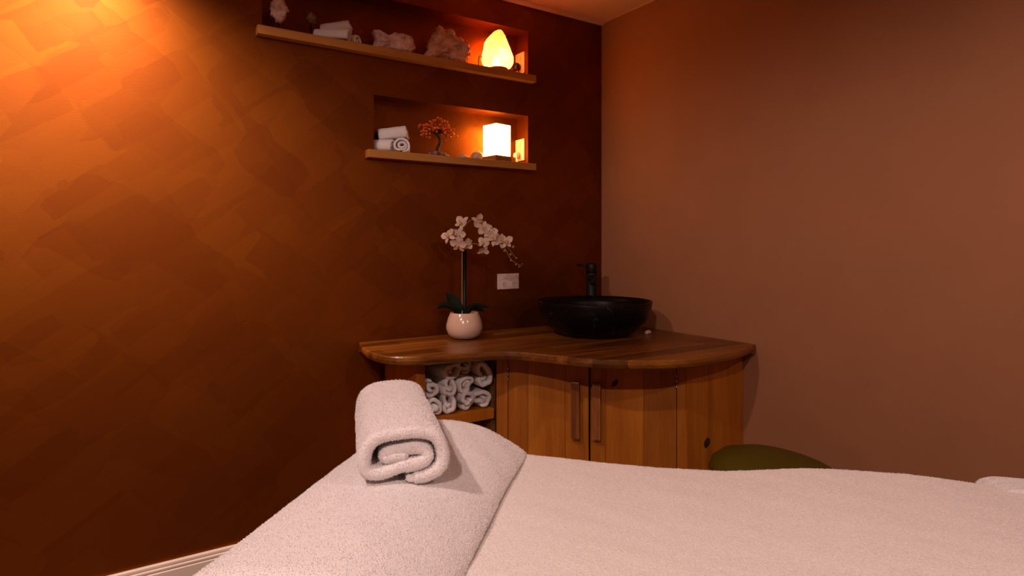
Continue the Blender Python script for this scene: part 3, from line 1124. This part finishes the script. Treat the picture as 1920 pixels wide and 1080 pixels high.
crystal_on_stand('quartz_cluster', 0.562, 2.515, [(-0.010, -0.004), (0.006, -0.004), (0.018, 0.006), (0.028, 0.022), (0.030, 0.040), (0.040, 0.050), (0.036, 0.062), (0.026, 0.066), (0.022, 0.085),
                  (0.004, 0.098), (-0.020, 0.094), (-0.032, 0.080), (-0.028, 0.060), (-0.030, 0.044), (-0.032, 0.030), (-0.022, 0.016), (-0.014, 0.008)],
                 0.022, 0.006, 55, 'quartz', 0.040, 'pale knobbly quartz cluster on a black stand at the far left of the upper shelf')
crystal_on_stand('crystal_slice', 0.688, 2.520, [(-0.004, -0.002), (0.018, 0.000), (0.022, 0.012), (0.017, 0.040), (0.006, 0.052), (-0.012, 0.050), (-0.022, 0.038), (-0.017, 0.012)],
                 0.010, 0.0022, 60, 'smoky', 0.062, 'small dark smoky crystal on a black stand left of the rolled towels', 0.016, 3)
# quartz ridge, fish shaped
V, F = inflate_geo([(-0.080, 0.0), (0.080, 0.0), (0.088, 0.022), (0.100, 0.040), (0.086, 0.064), (0.072, 0.078), (0.040, 0.090), (0.005, 0.088), (-0.028, 0.066), (-0.046, 0.076), (-0.062, 0.092),
                    (-0.098, 0.090), (-0.090, 0.070), (-0.078, 0.058), (-0.084, 0.028)], 0.040, 18, 96, 0.009, 36, 8, 0.55, 0.006)
qx = mesh('quartz_ridge', *xf((V, F), Matrix.Rotation(R(-12), 4, 'Z')), 'quartz', None, False, loc=(1.034, 2.512, SH1))
tag(qx, 'low milky quartz chunk with a raised left tip beside the rolled towels', 'crystal')
# big rose quartz geode
V, F = inflate_geo([(-0.112, 0.0), (0.100, 0.0), (0.108, 0.030), (0.106, 0.070), (0.088, 0.096), (0.058, 0.124), (0.022, 0.146), (-0.018, 0.150), (-0.040, 0.162), (-0.064, 0.140), (-0.080, 0.108), (-0.092, 0.070), (-0.100, 0.040)],
                   0.048, 20, 110, 0.011, 34, 12, 0.5, 0.007)
gx = mesh('rose_quartz_geode', *xf((V, F), Matrix.Rotation(R(-14), 4, 'Z')), 'rose', None, False, loc=(1.298, 2.512, SH1))
tag(gx, 'largest rough pink geode rock beside the salt lamp', 'crystal')

# rolled face towels in the niches
def small_roll(hw, hh, L, seed, x, y, z, yaw, label, tilt=0, turns=1.9, thick=0.010, group='rolled towels in the niches'):
    V, F = roll_geo(hw, hh, L, thick, turns, 90, seed, 10, 2.2, 0.05, 0.004)
    V, F = orient_out(V, F, (0, 0, 1.0))
    V, F = fuzz(V, F, 5000, 0.0022, 0.0008)
    o = mesh('rolled_face_towel', V, F, 'terry', None, True, loc=(x, y, z))
    o.rotation_euler = (R(tilt), 0, R(yaw))
    tag(o, label, 'towel', group)


small_roll(0.027, 0.025, 0.135, 31, 0.768, 2.500, SH1, 56, 'front rolled face towel with a hollow end in the upper niche stack', turns=1.15, thick=0.011)
small_roll(0.026, 0.024, 0.110, 32, 0.838, 2.536, SH1, 48, 'back rolled face towel at the bottom right of the upper niche stack')
small_roll(0.027, 0.025, 0.120, 33, 0.797, 2.528, SH1 + 0.041, 58, 'top rolled face towel of the upper niche stack', tilt=-9)
small_roll(0.035, 0.032, 0.120, 34, 1.082, 2.522, SH2, -24, 'front rolled face towel showing its spiral in the lower niche', turns=2.3)
small_roll(0.032, 0.029, 0.095, 35, 1.000, 2.536, SH2, 50, 'left rolled face towel behind the spiral one in the lower niche')
small_roll(0.034, 0.031, 0.125, 36, 1.050, 2.534, SH2 + 0.056, 60, 'top rolled face towel of the lower niche stack', tilt=-7)

# gem tree
gt = (1.252, 2.515, SH2)
t = thing('gem_tree', gt, 'small wire bonsai tree with orange gemstone leaves on a crystal base', 'ornament')
V, F = inflate_geo([(-0.052, 0), (0.055, 0), (0.058, 0.008), (0.040, 0.018), (0.012, 0.021), (-0.020, 0.024), (-0.044, 0.022), (-0.055, 0.010)], 0.034, 14, 72, 0.005, 70, 2, 0.6, 0.003)
mesh('crystal_base', V, F, 'amethyst', t, False)
trunk = catmull([(-0.006, 0, 0.014), (0.000, 0, 0.040), (0.012, 0.002, 0.062), (0.010, 0.003, 0.084), (-0.006, 0.0, 0.104), (-0.012, 0, 0.116)], 24)
V, F = tube_geo(trunk, [0.0085 - 0.0035 * i / 24 for i in range(25)], 10)
tr = mesh('trunk', V, F, 'bark', t, True)
rd = random.Random(5)
gems = []
ends = [(-0.072, 0.0, 0.118), (-0.058, 0.012, 0.098), (-0.050, -0.01, 0.135), (-0.020, 0.01, 0.152), (0.012, -0.01, 0.158), (0.040, 0.0, 0.142), (0.062, 0.012, 0.128), (0.068, -0.01, 0.108), (0.044, 0.0, 0.096), (-0.030, -0.015, 0.122), (0.020, 0.015, 0.130)]
br = []
for e in ends:
    st = Vector(rd.choice([(-0.010, 0, 0.110), (-0.004, 0, 0.100), (0.000, 0, 0.104)]))
    e = Vector(e)
    mid = st.lerp(e, 0.5) + Vector((0, 0, 0.010))
    br.append(tube_geo(catmull([st, mid, e], 8), [0.0032 - 0.0024 * i / 8 for i in range(9)], 6))
    for k in range(13):
        p = e + Vector((rd.gauss(0, 0.012), rd.gauss(0, 0.009), rd.gauss(0, 0.010)))
        bm = bmesh.new()
        bmesh.ops.create_icosphere(bm, subdivisions=1, radius=1)
        s = Vector((rd.uniform(0.0055, 0.009), rd.uniform(0.004, 0.006), rd.uniform(0.0045, 0.0075)))
        rot = Matrix.Rotation(rd.uniform(0, 6.28), 4, Vector((rd.random(), rd.random(), rd.random() + 0.1)).normalized())
        gv = [p + (rot @ Vector((v.co.x * s.x, v.co.y * s.y, v.co.z * s.z))) for v in bm.verts]
        gf = [tuple(v.index for v in f.verts) for f in bm.faces]
        bm.free()
        gems.append((gv, gf))
g = merge(*br)
mesh('branches', g[0], g[1], 'bark', t, True)
g = merge(*gems)
go = mesh('gem_leaves', g[0], g[1], 'gem', t, False)
go['kind'] = 'stuff'

# tumbled stones
V, F = inflate_geo([(-0.028, 0), (0.026, 0), (0.028, 0.006), (0.010, 0.016), (-0.008, 0.021), (-0.026, 0.012)], 0.018, 12, 48, 0.002, 40, 3)
o = mesh('tumbled_stone', V, F, 'tumbled', None, True, loc=(1.378, 2.500, SH2))
tag(o, 'small wedge shaped pale stone right of the gem tree', 'stone', 'small stones in the lower niche')
V, F = inflate_geo([(-0.026, 0), (0.022, 0), (0.030, 0.012), (0.026, 0.030), (0.006, 0.040), (-0.016, 0.034), (-0.030, 0.016)], 0.022, 12, 48, 0.002, 40, 6)
o = mesh('tumbled_stone', V, F, 'tumbled', None, True, loc=(1.446, 2.500, SH2))
tag(o, 'larger rounded pale stone touching the cube lamp base', 'stone', 'small stones in the lower niche')

# ------------------------------------------------------------------ orchid
OB = Vector((1.300, 2.355, ZT))
t = thing('potted_orchid', OB, 'white orchid in a round white ceramic pot on the worktop', 'potted plant')
prof = [(0.001, 0), (0.040, 0.0), (0.056, 0.004), (0.071, 0.020), (0.079, 0.042), (0.0785, 0.060), (0.071, 0.088), (0.061, 0.110), (0.0595, 0.112), (0.057, 0.111), (0.066, 0.088), (0.070, 0.070)]
V, F = lathe_geo(prof + [(0.001, 0.068)], 56)
mesh('pot', V, F, 'ceramic', t, True)
V, F = lathe_geo([(0.001, 0.098), (0.059, 0.096), (0.060, 0.092), (0.001, 0.090)], 40)
mesh('soil', V, F, 'soil', t, True)
PX = 0.002322       # metres for a pixel at the plant's distance


def OP(px, py, d=0.0):
    """point of the plant seen at px, py, d metres nearer to the room"""
    v = CAMX * ((px - 869.5) * PX) - CAMY * d
    return Vector((v.x, v.y, 1.22 - OB.z - (py - 458) * PX))


V, F = tube_geo([OP(870, 588), OP(870, 520), OP(870.5, 452)], 0.0085, 14)
mesh('support_post', V, F, 'black', t, True)
st1 = catmull([OP(866, 588, 0.012), OP(866, 520, 0.013), OP(866.5, 455, 0.014), OP(872, 425, 0.016), OP(888, 411, 0.02), OP(910, 418, 0.022), OP(932, 440, 0.022), OP(946, 466, 0.02), OP(958, 487, 0.02), OP(976, 499, 0.02)], 60)
V, F = tube_geo(st1, [0.0028 - 0.0014 * i / 60 for i in range(61)], 8)
mesh('stem', V, F, 'stem', t, True)
st2 = catmull([OP(867, 470, 0.012), OP(862, 448, 0.03), OP(852, 442, 0.04), OP(848, 452, 0.045)], 20)
V, F = tube_geo(st2, 0.0018, 8)
mesh('stem', V, F, 'stem', t, True)
st3 = catmull([OP(868, 466, 0.010), OP(885, 457, 0.02), OP(898, 459, 0.025), OP(908, 462, 0.03)], 20)
V, F = tube_geo(st3, 0.0016, 8)
mesh('stem', V, F, 'stem', t, True)
st4 = catmull([OP(938, 452, 0.02), OP(952, 465, 0.015), OP(960, 476, 0.01), OP(966, 484, 0.01)], 14)
V, F = tube_geo(st4, 0.0013, 8)
mesh('stem', V, F, 'stem', t, True)


def petal_geo(L, wd, curl, n=7, m=4):
    V, F = [], []
    for i in range(n + 1):
        u = i / n
        w = wd * (math.sin(math.pi * min(1, 0.06 + u * 0.96)) ** 0.7) * (0.65 + 0.5 * u)
        for j in range(-m, m + 1):
            q = j / m
            V.append((q * w / 2, 0.003 + curl * (u * u) * L - 0.10 * w * q * q + 0.0, u * L))
    for i in range(n):
        for j in range(2 * m):
            a = i * (2 * m + 1) + j
            F.append((a, a + 1, a + 2 * m + 2, a + 2 * m + 1))
    # thickness
    k = len(V)
    V2 = V + [(x, y + 0.0009, z) for x, y, z in V]
    F2 = F + [tuple(reversed([q + k for q in f])) for f in F]
    return V2, F2


def face_matrix(p, toward, roll):
    """local -Y looks along toward"""
    y = -Vector(toward).normalized()
    x = Vector((0, 0, 1)).cross(y)
    x = -x if x.length == 0 else x.normalized()
    x = y.cross(Vector((0, 0, 1))).normalized()
    z = x.cross(y).normalized()
    M = Matrix(((x.x, y.x, z.x, p.x), (x.y, y.y, z.y, p.y), (x.z, y.z, z.z, p.z), (0, 0, 0, 1)))
    return M @ Matrix.Rotation(R(roll), 4, 'Y')


def flower(p, left, up, roll, size, open_=0.35):
    """left: + looks to image left, up: + looks up"""
    d = -CAMY - CAMX * left + Vector((0, 0, up))
    M = face_matrix(p, d, roll)
    parts = []
    # lip with column and side lobes
    g1 = inflate_geo([(-0.0035, -0.012), (0.0035, -0.012), (0.006, -0.004), (0.004, 0.004), (-0.004, 0.004), (-0.006, -0.004)], 0.007, 8, 20)
    g1 = xf(g1, Matrix.Translation((0, -0.007, -0.002)))
    g2 = xf(petal_geo(0.014, 0.009, -0.5, 4, 2), Matrix.Translation((0, -0.010, -0.002)) @ Matrix.Rotation(R(70), 4, 'Y') @ Matrix.Rotation(R(40), 4, 'X'))
    g3 = xf(petal_geo(0.014, 0.009, -0.5, 4, 2), Matrix.Translation((0, -0.010, -0.002)) @ Matrix.Rotation(R(-70), 4, 'Y') @ Matrix.Rotation(R(40), 4, 'X'))
    g = xf(merge(g1, g2, g3), M @ Matrix.Scale(size, 4))
    fl = mesh('flower', g[0], g[1], 'lip', t, True)
    rd_ = random.Random(int(p.x * 1e5) + int(p.z * 1e4))
    for ang, L, wd, cu in ((0, 0.038, 0.024, 0.12), (72, 0.040, 0.038, -0.20), (-72, 0.040, 0.038, -0.20), (140, 0.037, 0.022, 0.20), (-140, 0.037, 0.022, 0.20)):
        MM = M @ Matrix.Scale(size, 4) @ Matrix.Rotation(R(ang + rd_.uniform(-7, 7)), 4, 'Y') @ Matrix.Rotation(R(rd_.uniform(4, 26) * open_ * 2), 4, 'X')
        g = xf(petal_geo(L, wd, cu + rd_.uniform(-0.2, 0.2)), MM)
        mesh('petal', g[0], g[1], 'petal', fl, True)


FL = [(866, 419, 0.022, 0.5, 0.45, 35, 0.95), (842, 442, 0.045, 0.7, 0.5, -30, 0.92), (861, 440, 0.040, 0.25, -0.1, 15, 0.85), (860, 459, 0.045, 0.35, -0.35, 10, 1.0), (876, 457, 0.020, -0.5, -0.2, 60, 0.72),
      (897, 417, 0.024, -0.9, 0.5, -60, 0.95), (906, 428, 0.030, -0.15, -0.1, 150, 0.85), (918, 436, 0.030, -0.3, 0.4, 10, 0.92), (907, 455, 0.035, 0.5, 0.1, 25, 0.80), (905, 470, 0.030, -0.3, -0.7, 30, 0.72),
      (924, 448, 0.035, -0.2, 0.0, 45, 0.85), (937, 452, 0.030, -0.7, 0.1, 20, 0.90), (947, 453, 0.020, -0.4, 0.35, -12, 0.86)]
for px, py, d, l, u_, ro_, sz in FL:
    flower(OP(px, py, d), l, u_, ro_, sz)
for px, py, r_ in ((961, 463, 0.0065), (956, 477, 0.0055), (945, 470, 0.006), (957, 488, 0.005), (967, 484, 0.0042), (966, 496, 0.0042), (972, 500, 0.0036), (977, 495, 0.0032)):
    V, F = lathe_geo([(0.0005, -1.2 * r_), (0.6 * r_, -0.9 * r_), (r_, -0.1 * r_), (0.75 * r_, 0.7 * r_), (0.0005, 1.2 * r_)], 14)
    p = OP(px, py, 0.018)
    g = xf((V, F), Matrix.Translation(p) @ Matrix.Rotation(R(35), 4, 'X'))
    mesh('bud', g[0], g[1], 'bud', t, True)


def leaf(pts, widths):
    c = catmull(pts, 18)
    V, F = [], []
    n = len(c)
    for i, p in enumerate(c):
        tt = (c[min(i + 1, n - 1)] - c[max(i - 1, 0)]).normalized()
        side = tt.cross(CAMY * 0.75 + Vector((0, 0, 0.5)))
        side.normalize()
        u = i / (n - 1) * (len(widths) - 1)
        k = min(int(u), len(widths) - 2)
        w = widths[k] * (1 - (u - k)) + widths[k + 1] * (u - k)
        nr = side.cross(tt).normalized()
        for q in (-1, -0.5, 0, 0.5, 1):
            V.append(p + side * (q * w / 2) + nr * (0.10 * w * q * q))
    for i in range(n - 1):
        for j in range(4):
            a = i * 5 + j
            F.append((a, a + 1, a + 6, a + 5))
    k = len(V)
    V = V + [v + Vector((0, 0, -0.0015)) for v in V]
    F = F + [tuple(reversed([q + k for q in f])) for f in F]
    mesh('leaf', V, F, 'leaf', t, True)


leaf([OP(866, 589, 0.01), OP(857, 576, 0.015), OP(846, 560, 0.02), OP(837, 548, 0.02)], [0.02, 0.048, 0.056, 0.042, 0.006])
leaf([OP(862, 589, 0.00), OP(848, 576, 0.0), OP(832, 572, 0.0), OP(818, 578, -0.01)], [0.02, 0.034, 0.040, 0.032, 0.006])
leaf([OP(874, 589, 0.01), OP(884, 575, 0.015), OP(898, 572, 0.02), OP(918, 574, 0.03)], [0.014, 0.024, 0.028, 0.022, 0.004])
leaf([OP(872, 589, -0.02), OP(880, 578, -0.04), OP(894, 580, -0.05), OP(905, 586, -0.05)], [0.014, 0.028, 0.030, 0.024, 0.004])

# ------------------------------------------------------------------ green stool
SB = (1.789, 1.161, 0)
t = thing('swivel_stool', SB, 'round olive green cushioned stool between the bed and the cabinet', 'stool')
V, F = lathe_geo([(0.001, -0.055), (0.16, -0.055), (0.205, -0.042), (0.226, -0.012), (0.222, 0.016), (0.195, 0.044), (0.14, 0.066), (0.07, 0.077), (0.001, 0.080)], 56)
SM = Matrix.Translation((0, 0, 0.472)) @ Matrix.Rotation(R(9), 4, Vector((0.5493, 0.8356, 0)))
g = xf((V, F), SM)
mesh('seat', g[0], g[1], 'green', t, True)
V, F = lathe_geo([(0.030, 0.10), (0.030, 0.30), (0.018, 0.305), (0.018, 0.408), (0.06, 0.410), (0.06, 0.414)], 28)
mesh('gas_lift', V, F, 'steel', t, True)
for k in range(5):
    th = R(72 * k + 20)
    dv = Vector((math.cos(th), math.sin(th), 0))
    V, F = tube_geo([dv * 0.02 + Vector((0, 0, 0.115)), dv * 0.14 + Vector((0, 0, 0.095)), dv * 0.235 + Vector((0, 0, 0.075))], [0.020, 0.016, 0.012], 12)
    a = mesh('base_arm', V, F, 'black', t, True)
    V, F = lathe_geo([(0.001, -0.011), (0.024, -0.011), (0.026, -0.006), (0.026, 0.006), (0.024, 0.011), (0.001, 0.011)], 20)
    g = xf((V, F), Matrix.Translation(dv * 0.235 + Vector((0, 0, 0.0265))) @ Matrix.Rotation(th, 4, 'Z') @ Matrix.Rotation(R(90), 4, 'X'))
    mesh('caster', g[0], g[1], 'black', a, True)
